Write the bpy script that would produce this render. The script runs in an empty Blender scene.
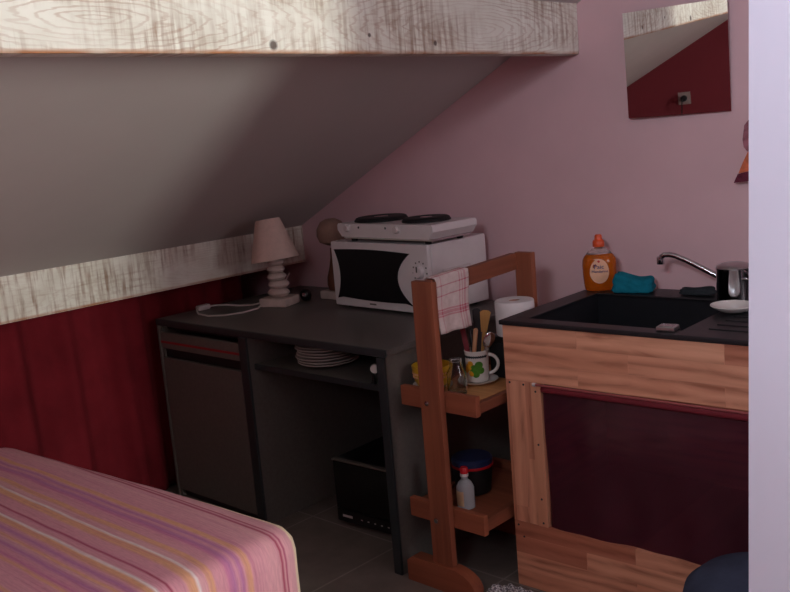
import bpy, bmesh, math, random
from mathutils import Vector, Matrix
random.seed(7)
C = bpy.context.scene.collection
PI = math.pi

# ------------------------------------------------------------------ helpers
class MB:
    """collects shapes into one mesh"""
    def __init__(s): s.bm = bmesh.new(); s.mi = 0; s.wn = False
    def _mark(s, faces):
        for f in faces: f.material_index = s.mi
    def box(s, x0, x1, y0, y1, z0, z1, bev=0.0, M=None, seg=2):
        r = bmesh.ops.create_cube(s.bm, size=1.0)
        vs = r['verts']
        for v in vs:
            v.co = Vector(((x0+x1)/2 + v.co.x*(x1-x0), (y0+y1)/2 + v.co.y*(y1-y0), (z0+z1)/2 + v.co.z*(z1-z0)))
        es = list({e for v in vs for e in v.link_edges})
        s._mark({f for v in vs for f in v.link_faces})
        if bev > 0:
            s.wn = True
            r2 = bmesh.ops.bevel(s.bm, geom=es, offset=bev, segments=seg, profile=.5, affect='EDGES', clamp_overlap=True)
            s._mark(r2['faces'])
            vs = list({v for f in r2['faces'] for v in f.verts} | {v for v in vs if v.is_valid})
        if M is not None:
            for v in vs: v.co = M @ v.co
        return s
    def lathe(s, prof, n=32, cx=0, cy=0, cz=0, sx=1, sy=1, M=None, cap=True):
        rings = []
        for (r, z) in prof:
            ring = []
            for k in range(n):
                a = 2*PI*k/n
                p = Vector((cx + r*sx*math.cos(a), cy + r*sy*math.sin(a), cz+z))
                if M is not None: p = M @ p
                ring.append(s.bm.verts.new(p))
            rings.append(ring)
        fs = []
        for a, b in zip(rings, rings[1:]):
            for k in range(n):
                fs.append(s.bm.faces.new((a[k], a[(k+1) % n], b[(k+1) % n], b[k])))
        if cap:
            fs.append(s.bm.faces.new(list(reversed(rings[0])))); fs.append(s.bm.faces.new(rings[-1]))
        s._mark(fs)
        return s
    def tube(s, pts, rad, n=10, cap=True):
        pts = [Vector(p) for p in pts]
        rad = rad if isinstance(rad, (list, tuple)) else [rad]*len(pts)
        rings = []; up = None
        for i, p in enumerate(pts):
            t = (pts[min(i+1, len(pts)-1)] - pts[max(i-1, 0)]).normalized()
            if up is None:
                up = Vector((0, 0, 1)) if abs(t.z) < .9 else Vector((1, 0, 0))
            a = t.cross(up).normalized(); b = a.cross(t).normalized(); up = b
            rings.append([s.bm.verts.new(p + rad[i]*(math.cos(2*PI*k/n)*a + math.sin(2*PI*k/n)*b)) for k in range(n)])
        fs = []
        for A, B in zip(rings, rings[1:]):
            for k in range(n): fs.append(s.bm.faces.new((A[k], A[(k+1) % n], B[(k+1) % n], B[k])))
        if cap:
            fs.append(s.bm.faces.new(list(reversed(rings[0])))); fs.append(s.bm.faces.new(rings[-1]))
        s._mark(fs)
        return s
    def prism(s, poly, ax, a, b, M=None):
        """poly of 2-D points extruded along axis ax ('x','y','z') from a to b"""
        def P(u, v, w):
            p = {'x': Vector((w, u, v)), 'y': Vector((u, w, v)), 'z': Vector((u, v, w))}[ax]
            return M @ p if M is not None else p
        A = [s.bm.verts.new(P(u, v, a)) for u, v in poly]; B = [s.bm.verts.new(P(u, v, b)) for u, v in poly]
        n = len(poly); fs = [s.bm.faces.new(A), s.bm.faces.new(list(reversed(B)))]
        for k in range(n): fs.append(s.bm.faces.new((A[k], B[k], B[(k+1) % n], A[(k+1) % n])))
        s._mark(fs)
        return s
    def grid(s, fn, nu, nv):
        V = [[s.bm.verts.new(fn(i/nu, j/nv)) for j in range(nv+1)] for i in range(nu+1)]
        fs = []
        for i in range(nu):
            for j in range(nv): fs.append(s.bm.faces.new((V[i][j], V[i+1][j], V[i+1][j+1], V[i][j+1])))
        s._mark(fs)
        return s
    def build(s, name, mat, parent=None, smooth=True, ang=40, solid=0.0):
        bmesh.ops.recalc_face_normals(s.bm, faces=s.bm.faces)
        me = bpy.data.meshes.new(name); s.bm.to_mesh(me); s.bm.free()
        for m in (mat if isinstance(mat, (list, tuple)) else [mat]): me.materials.append(m)
        if smooth:
            for p in me.polygons: p.use_smooth = True
            me.set_sharp_from_angle(angle=math.radians(ang))
        o = bpy.data.objects.new(name, me); C.objects.link(o)
        if parent is not None: o.parent = parent
        if s.wn and smooth:
            md = o.modifiers.new('even shading', 'WEIGHTED_NORMAL'); md.keep_sharp = True
        if solid:
            md = o.modifiers.new('thickness', 'SOLIDIFY'); md.thickness = solid; md.offset = 0
        return o

def tag(o, label=None, cat=None, group=None, kind=None):
    if label: o['label'] = label
    if cat: o['category'] = cat
    if group: o['group'] = group
    if kind: o['kind'] = kind
    return o
def thing(name, label, cat, loc=(0, 0, 0), rz=0, group=None):
    o = bpy.data.objects.new(name, None); C.objects.link(o)
    o.location = loc; o.rotation_euler = (0, 0, rz); o.empty_display_size = .05
    return tag(o, label, cat, group)
def struct(o): o['kind'] = 'structure'; return o
def T(x, y, z): return Matrix.Translation((x, y, z))
def Rx(a): return Matrix.Rotation(a, 4, 'X')
def Ry(a): return Matrix.Rotation(a, 4, 'Y')
def Rz(a): return Matrix.Rotation(a, 4, 'Z')

# ------------------------------------------------------------------ materials
def srgb(r, g, b):
    f = lambda c: (c/255/12.92) if c/255 <= .04045 else ((c/255+.055)/1.055)**2.4
    return (f(r), f(g), f(b), 1)
class NT:
    def __init__(s, name):
        s.m = bpy.data.materials.new(name); s.m.use_nodes = True
        s.t = s.m.node_tree; s.b = s.t.nodes['Principled BSDF']; s.out = s.t.nodes['Material Output']
    def n(s, typ, **kw):
        x = s.t.nodes.new(typ)
        for k, v in kw.items(): setattr(x, k, v)
        return x
    def l(s, a, b): s.t.links.new(a, b)
    def coords(s, scale=(1, 1, 1), rot=(0, 0, 0), loc=(0, 0, 0)):
        tc = s.n('ShaderNodeTexCoord'); mp = s.n('ShaderNodeMapping')
        mp.inputs['Scale'].default_value = scale; mp.inputs['Rotation'].default_value = rot; mp.inputs['Location'].default_value = loc
        s.l(tc.outputs['Object'], mp.inputs['Vector']); return mp.outputs['Vector']
    def noise(s, vec, scale, detail=4, rough=.55, dist=0):
        x = s.n('ShaderNodeTexNoise'); x.inputs['Scale'].default_value = scale; x.inputs['Detail'].default_value = detail
        x.inputs['Roughness'].default_value = rough; x.inputs['Distortion'].default_value = dist
        s.l(vec, x.inputs['Vector']); return x.outputs['Fac']
    def ramp(s, fac, stops, interp='LINEAR'):
        x = s.n('ShaderNodeValToRGB'); r = x.color_ramp; r.interpolation = interp
        while len(r.elements) < len(stops): r.elements.new(.5)
        for e, (p, c) in zip(r.elements, stops): e.position = p
        for e, (p, c) in zip(r.elements, stops): e.color = c if len(c) == 4 else (*c, 1)
        s.l(fac, x.inputs['Fac']); return x.outputs['Color']
    def mix(s, fac, a, b, mode='MIX'):
        x = s.n('ShaderNodeMix', data_type='RGBA', blend_type=mode)
        for sock, v in ((x.inputs[0], fac), (x.inputs[6], a), (x.inputs[7], b)):
            if hasattr(v, 'is_output'): s.l(v, sock)
            else: sock.default_value = v
        return x.outputs[2]
    def math(s, op, a, b=0.0):
        x = s.n('ShaderNodeMath', operation=op)
        for sock, v in ((x.inputs[0], a), (x.inputs[1], b)):
            if hasattr(v, 'is_output'): s.l(v, sock)
            else: sock.default_value = v
        return x.outputs[0]
    def bump(s, h, strength=.3, dist=.002):
        x = s.n('ShaderNodeBump'); x.inputs['Strength'].default_value = strength; x.inputs['Distance'].default_value = dist
        s.l(h, x.inputs['Height']); s.l(x.outputs['Normal'], s.b.inputs['Normal'])
    def col(s, c):
        if hasattr(c, 'is_output'): s.l(c, s.b.inputs['Base Color'])
        else: s.b.inputs['Base Color'].default_value = c
    def set(s, **kw):
        for k, v in kw.items(): s.b.inputs[k].default_value = v

def plain(name, c, rough=.5, metal=0.0, var=.08, scale=30, bump=0.0, spec=.5):
    t = NT(name); v = t.coords(); f = t.noise(v, scale, 4)
    c2 = tuple(max(0, x*(1-var)) for x in c[:3]) + (1,); c3 = tuple(min(1, x*(1+var)) for x in c[:3]) + (1,)
    t.col(t.ramp(f, [(.3, c2), (.7, c3)])); t.set(Roughness=rough, Metallic=metal)
    t.b.inputs['Specular IOR Level'].default_value = spec
    if bump: t.bump(f, bump)
    return t.m

def wood(name, dark, light, axis='x', rough=.55, grain=9.0, spread=.5):
    """long grained timber; axis = direction of the grain in object space"""
    t = NT(name)
    sc = {'x': (.6, grain, grain), 'y': (grain, .6, grain), 'z': (grain, grain, .6)}[axis]
    v = t.coords(sc); f1 = t.noise(v, 1.6, 3, .5, .6)
    sc2 = tuple(c*5 if c > 1 else c*2 for c in sc); f2 = t.noise(t.coords(sc2), 1.8, 3, .6)
    f = t.math('ADD', t.math('MULTIPLY', f1, .7), t.math('MULTIPLY', f2, .3))
    t.col(t.ramp(f, [(.5-spread*.35, dark), (.5+spread*.35, light)])); t.set(Roughness=rough)
    t.bump(f, .12)
    return t.m

def pine_blocks(name, rotz=0.0, along='x'):
    """edge-glued pine board: staggered blocks of different tone with growth-ring figure"""
    t = NT(name)
    tc = t.n('ShaderNodeTexCoord'); sep = t.n('ShaderNodeSeparateXYZ'); t.l(tc.outputs['Object'], sep.inputs[0])
    cmb = t.n('ShaderNodeCombineXYZ')
    a, b = ('X', 'Z') if along == 'x' else ('Z', 'X')
    t.l(sep.outputs[a], cmb.inputs[0]); t.l(sep.outputs[b], cmb.inputs[1])
    br = t.n('ShaderNodeTexBrick'); br.offset = .37; br.offset_frequency = 2
    br.inputs['Scale'].default_value = 1; br.inputs['Brick Width'].default_value = .42; br.inputs['Row Height'].default_value = .055
    br.inputs['Mortar Size'].default_value = .0007; br.inputs['Mortar Smooth'].default_value = .1; br.inputs['Bias'].default_value = 0
    br.inputs['Color1'].default_value = (0, 0, 0, 1); br.inputs['Color2'].default_value = (1, 1, 1, 1); br.inputs['Mortar'].default_value = (.3, .3, .3, 1)
    t.l(cmb.outputs[0], br.inputs['Vector'])
    # grain: shift the noise per block
    mp = t.n('ShaderNodeMapping'); mp.inputs['Scale'].default_value = (2.2, 16, 1); t.l(cmb.outputs[0], mp.inputs['Vector'])
    cm2 = t.n('ShaderNodeCombineXYZ'); t.l(br.outputs['Color'], cm2.inputs[2])
    va = t.n('ShaderNodeVectorMath', operation='ADD'); t.l(mp.outputs[0], va.inputs[0])
    vs = t.n('ShaderNodeVectorMath', operation='SCALE'); t.l(cm2.outputs[0], vs.inputs[0]); vs.inputs['Scale'].default_value = 9
    t.l(vs.outputs[0], va.inputs[1])
    g = t.noise(va.outputs[0], 1.5, 4, .55, 1.2)
    w = t.n('ShaderNodeTexWave', wave_type='BANDS', bands_direction='Y'); w.inputs['Scale'].default_value = .55; w.inputs['Distortion'].default_value = 7
    w.inputs['Detail'].default_value = 2; w.inputs['Detail Scale'].default_value = .8
    t.l(va.outputs[0], w.inputs['Vector'])
    base = t.ramp(br.outputs['Color'], [(0, srgb(188, 114, 88)), (.3, srgb(232, 168, 136)), (.7, srgb(244, 184, 150)), (1, srgb(216, 146, 114))])
    f = t.math('ADD', t.math('MULTIPLY', g, .75), t.math('MULTIPLY', w.outputs['Fac'], .2))
    dk = t.ramp(f, [(.22, srgb(176, 150, 140)), (.42, srgb(232, 222, 218)), (.7, srgb(255, 255, 255))])
    t.col(t.mix(1.0, base, dk, 'MULTIPLY')); t.set(Roughness=.5); t.bump(f, .1)
    return t.m

def whitewash(name, along, knots=(), brown_amt=.5):
    """timber with worn white paint; along = beam axis, knots = (along, z, size)"""
    t = NT(name)
    tc = t.n('ShaderNodeTexCoord'); sep = t.n('ShaderNodeSeparateXYZ'); t.l(tc.outputs['Object'], sep.inputs[0])
    cmb = t.n('ShaderNodeCombineXYZ'); t.l(sep.outputs['Y'], cmb.inputs[0]); t.l(sep.outputs['Z'], cmb.inputs[1]); t.l(sep.outputs['X'], cmb.inputs[2])
    P = cmb.outputs[0]
    def mapped(sx, sy, loc=0):
        mp = t.n('ShaderNodeMapping'); mp.inputs['Scale'].default_value = (sx, sy, 1); mp.inputs['Location'].default_value = (loc, loc, 0)
        t.l(P, mp.inputs['Vector']); return mp.outputs[0]
    yp = t.math('PINGPONG', t.math('ADD', sep.outputs['Y'], .22), .62)
    cm = t.n('ShaderNodeCombineXYZ'); t.l(t.math('MULTIPLY', yp, .30), cm.inputs[0])
    t.l(t.math('MULTIPLY', t.math('SUBTRACT', sep.outputs['Z'], .07), 1.6), cm.inputs[1])
    rings = t.n('ShaderNodeTexWave', wave_type='RINGS', rings_direction='Z', wave_profile='SIN')
    rings.inputs['Scale'].default_value = 21.0; rings.inputs['Distortion'].default_value = 7.0; rings.inputs['Detail'].default_value = 3
    rings.inputs['Detail Scale'].default_value = 1.6
    t.l(cm.outputs[0], rings.inputs['Vector'])
    ringline = t.ramp(rings.outputs['Fac'], [(.0, (0, 0, 0)), (.70, (.0, .0, .0)), (.97, (1, 1, 1))])
    saw = t.noise(mapped(70, 5), 1.0, 3, .6)
    sawline = t.ramp(saw, [(.44, (0, 0, 0)), (.62, (1, 1, 1))])
    blot = t.noise(mapped(3.2, 7, 4.1), 1.0, 3, .6)
    blotm = t.ramp(blot, [(.45-.15*brown_amt+.05, (0, 0, 0)), (.72, (1, 1, 1))])
    fine = t.noise(mapped(9, 90), 1.0, 3, .65)
    finel = t.ramp(fine, [(.5, (0, 0, 0)), (.75, (1, 1, 1))])
    white = t.ramp(t.noise(mapped(6, 6), 1.2, 3), [(.3, srgb(226, 224, 210)), (.7, srgb(248, 249, 238))])
    c = t.mix(t.math('MULTIPLY', t.math('MULTIPLY', ringline, t.ramp(t.noise(mapped(2.5, 9, 7), 1.0, 3), [(.35, (.15, .15, .15)), (.65, (1, 1, 1))])), .42-.26*(brown_amt > 1.0)), white, srgb(168, 130, 104))
    m2 = t.math('MULTIPLY', t.math('MULTIPLY', sawline, blotm), 1.0)
    c = t.mix(m2, c, srgb(142, 108, 78))
    c = t.mix(t.math('MULTIPLY', finel, t.math('MULTIPLY', blotm, .55)), c, srgb(150, 112, 82))
    for (ky, kz, ks) in knots:
        vs = t.n('ShaderNodeVectorMath', operation='SUBTRACT'); t.l(P, vs.inputs[0]); vs.inputs[1].default_value = (ky, kz, 0)
        vm = t.n('ShaderNodeVectorMath', operation='MULTIPLY'); t.l(vs.outputs[0], vm.inputs[0]); vm.inputs[1].default_value = (1.0, 1.0, 0)
        ln = t.n('ShaderNodeVectorMath', operation='LENGTH'); t.l(vm.outputs[0], ln.inputs[0])
        k = t.ramp(t.math('DIVIDE', ln.outputs['Value'], ks), [(.55, (1, 1, 1)), (1, (0, 0, 0))])
        c = t.mix(t.math('MULTIPLY', k, .85), c, srgb(70, 52, 46))
    # bare timber along the lower arris and underside
    zz = t.n('ShaderNodeMapRange'); t.l(sep.outputs['Z'], zz.inputs['Value']); zz.inputs['From Min'].default_value = 0.004; zz.inputs['From Max'].default_value = .012
    zz.inputs['To Min'].default_value = 1; zz.inputs['To Max'].default_value = 0
    edge = t.math('MULTIPLY', t.math('MULTIPLY', zz.outputs[0], t.math('GREATER_THAN', sep.outputs['Z'], .0008)), t.ramp(t.noise(mapped(7, 1, 2), 1.0, 2), [(.3, (.25, .25, .25)), (.6, (1, 1, 1))]))
    c = t.mix(edge, c, srgb(176, 122, 82))
    t.col(c); t.set(Roughness=.7); t.bump(t.math('ADD', rings.outputs['Fac'], saw), .25)
    return t.m

def plaster(name, c, var=.05):
    t = NT(name); v = t.coords(); f = t.noise(v, 2.2, 5, .6); g = t.noise(v, 120, 3)
    lo = tuple(x*(1-var) for x in c[:3]) + (1,); hi = tuple(min(1, x*(1+var)) for x in c[:3]) + (1,)
    t.col(t.ramp(f, [(.3, lo), (.7, hi)])); t.set(Roughness=.85); t.b.inputs['Specular IOR Level'].default_value = .2
    t.bump(g, .08)
    return t.m

def tiles(name):
    t = NT(name); v = t.coords(loc=(-.08, .09, 0))
    br = t.n('ShaderNodeTexBrick'); br.offset = 0.0
    br.inputs['Scale'].default_value = 1; br.inputs['Brick Width'].default_value = .45; br.inputs['Row Height'].default_value = .45
    br.inputs['Mortar Size'].default_value = .004; br.inputs['Mortar Smooth'].default_value = .2
    br.inputs['Color1'].default_value = srgb(124, 113, 108); br.inputs['Color2'].default_value = srgb(132, 121, 115); br.inputs['Mortar'].default_value = srgb(158, 148, 142)
    t.l(v, br.inputs['Vector'])
    f = t.noise(v, 7, 5, .6)
    t.col(t.mix(1.0, br.outputs['Color'], t.ramp(f, [(.3, srgb(215, 212, 210)), (.7, (1, 1, 1))]), 'MULTIPLY'))
    t.set(Roughness=.5); t.bump(br.outputs['Fac'], -.2)
    return t.m

def striped_sheet(name):
    t = NT(name); tc = t.n('ShaderNodeTexCoord'); sep = t.n('ShaderNodeSeparateXYZ'); t.l(tc.outputs['Object'], sep.inputs[0])
    wob = t.noise(t.coords((1, 1, 1)), 3, 2)
    y = t.math('ADD', sep.outputs['Y'], t.math('MULTIPLY', t.math('SUBTRACT', wob, .5), .018))
    d = t.math('PINGPONG', t.math('SUBTRACT', 1.372, y), .56)
    f = t.math('DIVIDE', d, .56)
    pk, pp, og, mg, pu, dr, wh, cr = (srgb(218, 156, 170), srgb(222, 168, 176), srgb(226, 170, 132), srgb(206, 128, 166), srgb(184, 118, 172),
                                      srgb(164, 62, 92), srgb(240, 228, 230), srgb(244, 226, 196))
    soft = lambda c_, k=.10: tuple(c_[n]*(1-k) + pp[n]*k for n in range(3)) + (1,)
    pk, og, mg, pu = soft(pk), soft(og), soft(mg), soft(pu, .15)
    S = [(1.372, cr), (1.350, cr), (1.344, pp), (1.314, pp), (1.310, dr), (1.305, pp), (1.298, dr), (1.292, pp), (1.216, pk), (1.210, og), (1.201, og), (1.195, pk),
         (1.186, pu), (1.176, pk), (1.164, pu), (1.152, mg), (1.144, pk), (1.118, pk), (1.112, og), (1.102, og), (1.094, pp), (1.080, pp), (1.075, wh), (1.067, og),
         (1.052, og), (1.042, pk), (1.012, pk), (1.007, dr), (1.001, pk), (.985, pk)]
    S2 = [(.985, pk), (.978, wh), (.970, og), (.958, og), (.950, pk), (.938, pu), (.926, pk), (.917, og), (.908, pp), (.892, pu), (.880, pk), (.862, mg), (.850, og), (.842, pk), (.812, pk)]
    c = t.ramp(f, [((1.372-a)/.56, b) for a, b in S])
    c2 = t.ramp(f, [((1.372-a)/.56, b) for a, b in S2])
    c = t.mix(t.math('GREATER_THAN', f, (1.372-.985)/.56), c, c2)
    # woven cross threads
    wv = t.noise(t.coords((40, 260, 40)), 1, 2); wv2 = t.noise(t.coords((3, 160, 3)), 1, 3, .7)
    c = t.mix(t.ramp(wv2, [(.48, (0, 0, 0)), (.72, (.42, .42, .42))]), c, srgb(186, 100, 140))
    c = t.mix(1.0, c, t.ramp(wv, [(.3, (.86, .86, .86)), (.7, (1, 1, 1))]), 'MULTIPLY')
    t.col(c); t.set(Roughness=.9); t.b.inputs['Specular IOR Level'].default_value = .1
    t.bump(t.noise(t.coords(), 6, 3), .25, .02)
    return t.m

def cloth(name, c, rough=.95, scale=8, var=.25, bump=.3):
    t = NT(name); v = t.coords(); f = t.noise(v, scale, 5, .6); g = t.noise(v, 400, 2)
    lo = tuple(x*(1-var) for x in c[:3]) + (1,); hi = tuple(min(1, x*(1+var)) for x in c[:3]) + (1,)
    t.col(t.ramp(f, [(.3, lo), (.7, hi)])); t.set(Roughness=rough); t.b.inputs['Specular IOR Level'].default_value = .1
    t.bump(g, bump)
    return t.m

def tea_towel(name):
    """off-white cloth with red lines: rails on u (object Y) and v (object Z)"""
    t = NT(name); tc = t.n('ShaderNodeTexCoord'); sep = t.n('ShaderNodeSeparateXYZ'); t.l(tc.outputs['UV'], sep.inputs[0])
    def lines(sock, pos):
        acc = None
        for p, w in pos:
            x = t.math('LESS_THAN', t.math('ABSOLUTE', t.math('SUBTRACT', sock, p)), w)
            acc = x if acc is None else t.math('MAXIMUM', acc, x)
        return acc
    lu = lines(sep.outputs['X'], [(.70, .018), (.78, .016), (.87, .034), (.14, .012)])
    lv = lines(sep.outputs['Y'], [(.285, .014), (.335, .026), (.385, .014), (.60, .010), (.76, .010), (.95, .014)])
    f = t.math('ADD', t.math('MULTIPLY', lu, .45), t.math('MULTIPLY', lv, .6))
    n = t.noise(t.coords(), 60, 3)
    base = t.ramp(n, [(.3, srgb(208, 190, 186)), (.7, srgb(224, 208, 204))])
    t.col(t.mix(t.math('MULTIPLY', f, .8), base, srgb(186, 44, 84))); t.set(Roughness=.95); t.bump(n, .2)
    return t.m

def glass(name, c, rough=.05, trans=1.0, alpha=1.0):
    t = NT(name); f = t.noise(t.coords(), 12, 2)
    t.col(t.ramp(f, [(.3, tuple(x*.96 for x in c[:3]) + (1,)), (.7, c)]))
    t.set(Roughness=rough, IOR=1.4, Alpha=alpha); t.b.inputs['Transmission Weight'].default_value = trans
    return t.m

M = {}
M['wall'] = plaster('pink_plaster', srgb(226, 188, 192))
M['slope'] = plaster('slope_plaster', srgb(192, 186, 182), .03)
M['ceil'] = plaster('ceiling_plaster', srgb(222, 214, 210))
M['red_wall'] = plaster('red_plaster', srgb(122, 48, 56))
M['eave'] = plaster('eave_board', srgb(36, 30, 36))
M['lavender'] = plaster('lavender_paint', srgb(216, 212, 232), .03)
M['floor'] = tiles('grey_brown_tiles')
M['desk'] = plain('grey_laminate', srgb(102, 97, 92), .45, var=.10, scale=90)
M['desk_top'] = plain('grey_laminate_top', srgb(98, 93, 90), .4, var=.12, scale=140)
M['desk_edge'] = plain('charcoal_edge', srgb(42, 48, 51), .4)
M['black'] = plain('black_plastic', srgb(20, 20, 23), .35)
M['black_matt'] = plain('black_matt', srgb(18, 18, 20), .6)
M['red_line'] = plain('red_line', srgb(150, 30, 36), .5)
M['white_enamel'] = plain('white_enamel', srgb(226, 218, 218), .35, var=.02)
M['white_plastic'] = plain('white_plastic', srgb(214, 204, 202), .45, var=.03)
M['porcelain'] = plain('porcelain', srgb(226, 220, 214), .2, var=.02)
M['chrome'] = plain('chrome', srgb(200, 200, 204), .12, 1.0, var=.03)
M['steel'] = plain('brushed_steel', srgb(186, 184, 186), .28, 1.0, var=.06)
M['sink'] = plain('black_composite', srgb(26, 26, 31), .42, var=.2, scale=300)
M['rack'] = wood('reddish_pine', srgb(124, 66, 46), srgb(164, 96, 68), 'z')
M['rack_x'] = wood('reddish_pine_cross', srgb(124, 66, 46), srgb(164, 94, 66), 'x')
M['rack_y'] = wood('reddish_pine_rail', srgb(114, 62, 44), srgb(152, 88, 62), 'y')
M['shelf_wood'] = wood('yellow_pine', srgb(176, 116, 66), srgb(214, 160, 104), 'x')
M['pine'] = pine_blocks('pine_blocks')
M['pine_v'] = pine_blocks('pine_blocks_upright', along='z')
M['pine_pale'] = wood('pale_pine', srgb(196, 130, 100), srgb(224, 164, 130), 'z')
M['sheet'] = striped_sheet('striped_cotton')
M['curtain'] = cloth('red_velvet', srgb(106, 27, 35), scale=5, var=.2)
M['teal'] = cloth('teal_cloth', srgb(26, 118, 138), scale=30, var=.2, bump=.6)
M['dark_cloth'] = cloth('dark_green_cloth', srgb(50, 54, 58), scale=30)
M['pouf'] = cloth('navy_cloth', srgb(64, 72, 92), scale=14, var=.25, bump=.8)
M['towel'] = tea_towel('tea_towel_cloth')
M['shade'] = cloth('shade_linen', srgb(222, 196, 184), scale=60, var=.05)
M['stone'] = plain('white_stone', srgb(206, 188, 180), .7, var=.12, scale=25, bump=.3)
M['paper'] = plain('kitchen_paper', srgb(226, 220, 220), .9, var=.03)
M['yellow'] = plain('yellow_ceramic', srgb(212, 168, 40), .3, var=.06)
M['green'] = plain('green_glaze', srgb(70, 130, 40), .3, var=.3, scale=60)
M['orange_glaze'] = plain('orange_glaze', srgb(222, 156, 40), .3, var=.2, scale=60)
M['clear'] = glass('clear_glass', (.92, .95, .93, 1))
M['soap'] = glass('orange_soap', srgb(236, 124, 30), .12, .55)
M['soap_clear'] = glass('clear_plastic', (.95, .9, .86, 1), .12, .9)
M['cap_orange'] = plain('orange_cap', srgb(222, 84, 40), .4)
M['label_peach'] = plain('peach_label', srgb(240, 186, 150), .5, var=.05)
M['ink_blue'] = plain('blue_ink', srgb(30, 44, 120), .5)
M['red_plastic'] = plain('red_plastic', srgb(196, 22, 36), .4)
M['blue_plastic'] = plain('blue_plastic', srgb(40, 52, 92), .3)
M['tan_paper'] = plain('tan_label', srgb(196, 160, 124), .7)
M['dark_red'] = plain('dark_red_handle', srgb(120, 24, 36), .4)
M['wood_handle'] = wood('beech_handle', srgb(170, 116, 82), srgb(206, 152, 112), 'z')
M['olive_wood'] = wood('spatula_wood', srgb(150, 104, 52), srgb(196, 146, 80), 'z')
M['mirror'] = plain('mirror_silver', (.86, .86, .85, 1), .01, 1.0, var=.01)
M['beam_high'] = whitewash('whitewashed_beam', 'y', knots=[(1.475, .020, .015), (2.06, .030, .009), (1.80, .048, .007)], brown_amt=.9)
M['beam_low'] = whitewash('whitewashed_low_beam', 'y', brown_amt=1.1)

# ------------------------------------------------------------------ camera
cam = bpy.data.cameras.new('camera'); co = bpy.data.objects.new('camera', cam); C.objects.link(co)
R = Matrix(((0.72615358, -0.05911401, 0.68498651), (0.6825457, 0.18176079, -0.70788021), (-0.08265805, 0.98156434, 0.17233426)))
mw = R.to_4x4(); mw.translation = Vector((0, 0, 1.41)); co.matrix_world = mw
cam.sensor_width = 36; cam.lens = 36*938.59/790; cam.clip_start = .02
bpy.context.scene.camera = co

# ------------------------------------------------------------------ room shell
YW, YF = 2.80, -0.90          # gable walls
SL = lambda x: .5*x + 2.6545 # roof slope
XR, ZC = 2.0, 2.5
xc = (ZC-2.6545)/.5
struct(MB().box(-3.95, XR+.1, YF-.1, YW+.1, -.1, 0).build('floor', M['floor'], smooth=False))
struct(MB().box(-3.95, XR+.1, YW, YW+.1, 0, 2.7).build('wall_back', M['wall'], smooth=False))
W3_fill = (-.55, .25, 1.75, 2.40)  # unseen window added behind the camera to light the partition
b = MB()
for (x0, x1, z0, z1) in ((-3.95, W3_fill[0], 0, 2.7), (W3_fill[0], W3_fill[1], 0, W3_fill[2]), (W3_fill[0], W3_fill[1], W3_fill[3], 2.7), (W3_fill[1], XR+.1, 0, 2.7)): b.box(x0, x1, YF-.1, YF, z0, z1)
struct(b.build('wall_front', M['red_wall'], smooth=False))
f = MB(); w = .045
f.box(W3_fill[0], W3_fill[0]+w, YF-.07, YF-.03, W3_fill[2], W3_fill[3]).box(W3_fill[1]-w, W3_fill[1], YF-.07, YF-.03, W3_fill[2], W3_fill[3]).box(W3_fill[0]+w, W3_fill[1]-w, YF-.07, YF-.03, W3_fill[2], W3_fill[2]+w).box(W3_fill[0]+w, W3_fill[1]-w, YF-.07, YF-.03, W3_fill[3]-w, W3_fill[3])
struct(f.build('window_3', M['white_plastic'], smooth=False))  # frame of the added window
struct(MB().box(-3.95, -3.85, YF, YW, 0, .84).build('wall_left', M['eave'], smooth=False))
struct(MB().prism([(-3.95, SL(-3.95)), (xc, ZC), (xc, ZC+.1), (-3.95, SL(-3.95)+.1)], 'y', YF, YW).build('ceiling_slope', M['slope'], smooth=False))
struct(MB().box(xc, XR+.1, YF, YW, ZC, ZC+.1).build('ceiling', M['ceil'], smooth=False))
# right wall with its window opening and an added one for fill light
W1 = (.95, 1.40, .95, 2.05); W2_fill = (1.75, 2.55, 1.15, 2.05)
b = MB()
for (y0, y1, z0, z1) in ((YF, W1[0], 0, ZC), (W1[0], W1[1], 0, W1[2]), (W1[0], W1[1], W1[3], ZC), (W1[1], W2_fill[0], 0, ZC),
                         (W2_fill[0], W2_fill[1], 0, W2_fill[2]), (W2_fill[0], W2_fill[1], W2_fill[3], ZC), (W2_fill[1], YW, 0, ZC)):
    b.box(XR, XR+.1, y0, y1, z0, z1)
struct(b.build('wall_right', M['wall'], smooth=False))
for i, (y0, y1, z0, z1) in enumerate((W1, W2_fill)):
    f = MB(); w = .045
    f.box(XR+.03, XR+.07, y0, y0+w, z0, z1).box(XR+.03, XR+.07, y1-w, y1, z0, z1).box(XR+.03, XR+.07, y0+w, y1-w, z0, z0+w).box(XR+.03, XR+.07, y0+w, y1-w, z1-w, z1)
    struct(f.build('window_%d' % (i+1), M['white_plastic'], smooth=False))  # second frame belongs to the added fill opening
# partition standing beside the camera's right edge (its edge leans a touch out of plumb)
xa, xb = -.6802, -.6350
struct(MB().prism([(xa, 0), (XR, 0), (XR, ZC), (xb, ZC)], 'y', 1.55, 1.63).build('wall_right_partition', M['lavender'], smooth=False))
# purlin and wall plate
bz = 1.612
o = MB().box(-1.815, -1.755, YF, YW, 0, .17, .006).build('trim_1', M['beam_high']); o.location = (0, 0, bz); struct(o)
o = MB().prism([(-3.33, 0), (-3.26, 0), (-3.26, .1665), (-3.33, .1315)], 'y', YF, YW).build('trim_2', M['beam_low']); o.location = (0, 0, .857); struct(o)

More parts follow.
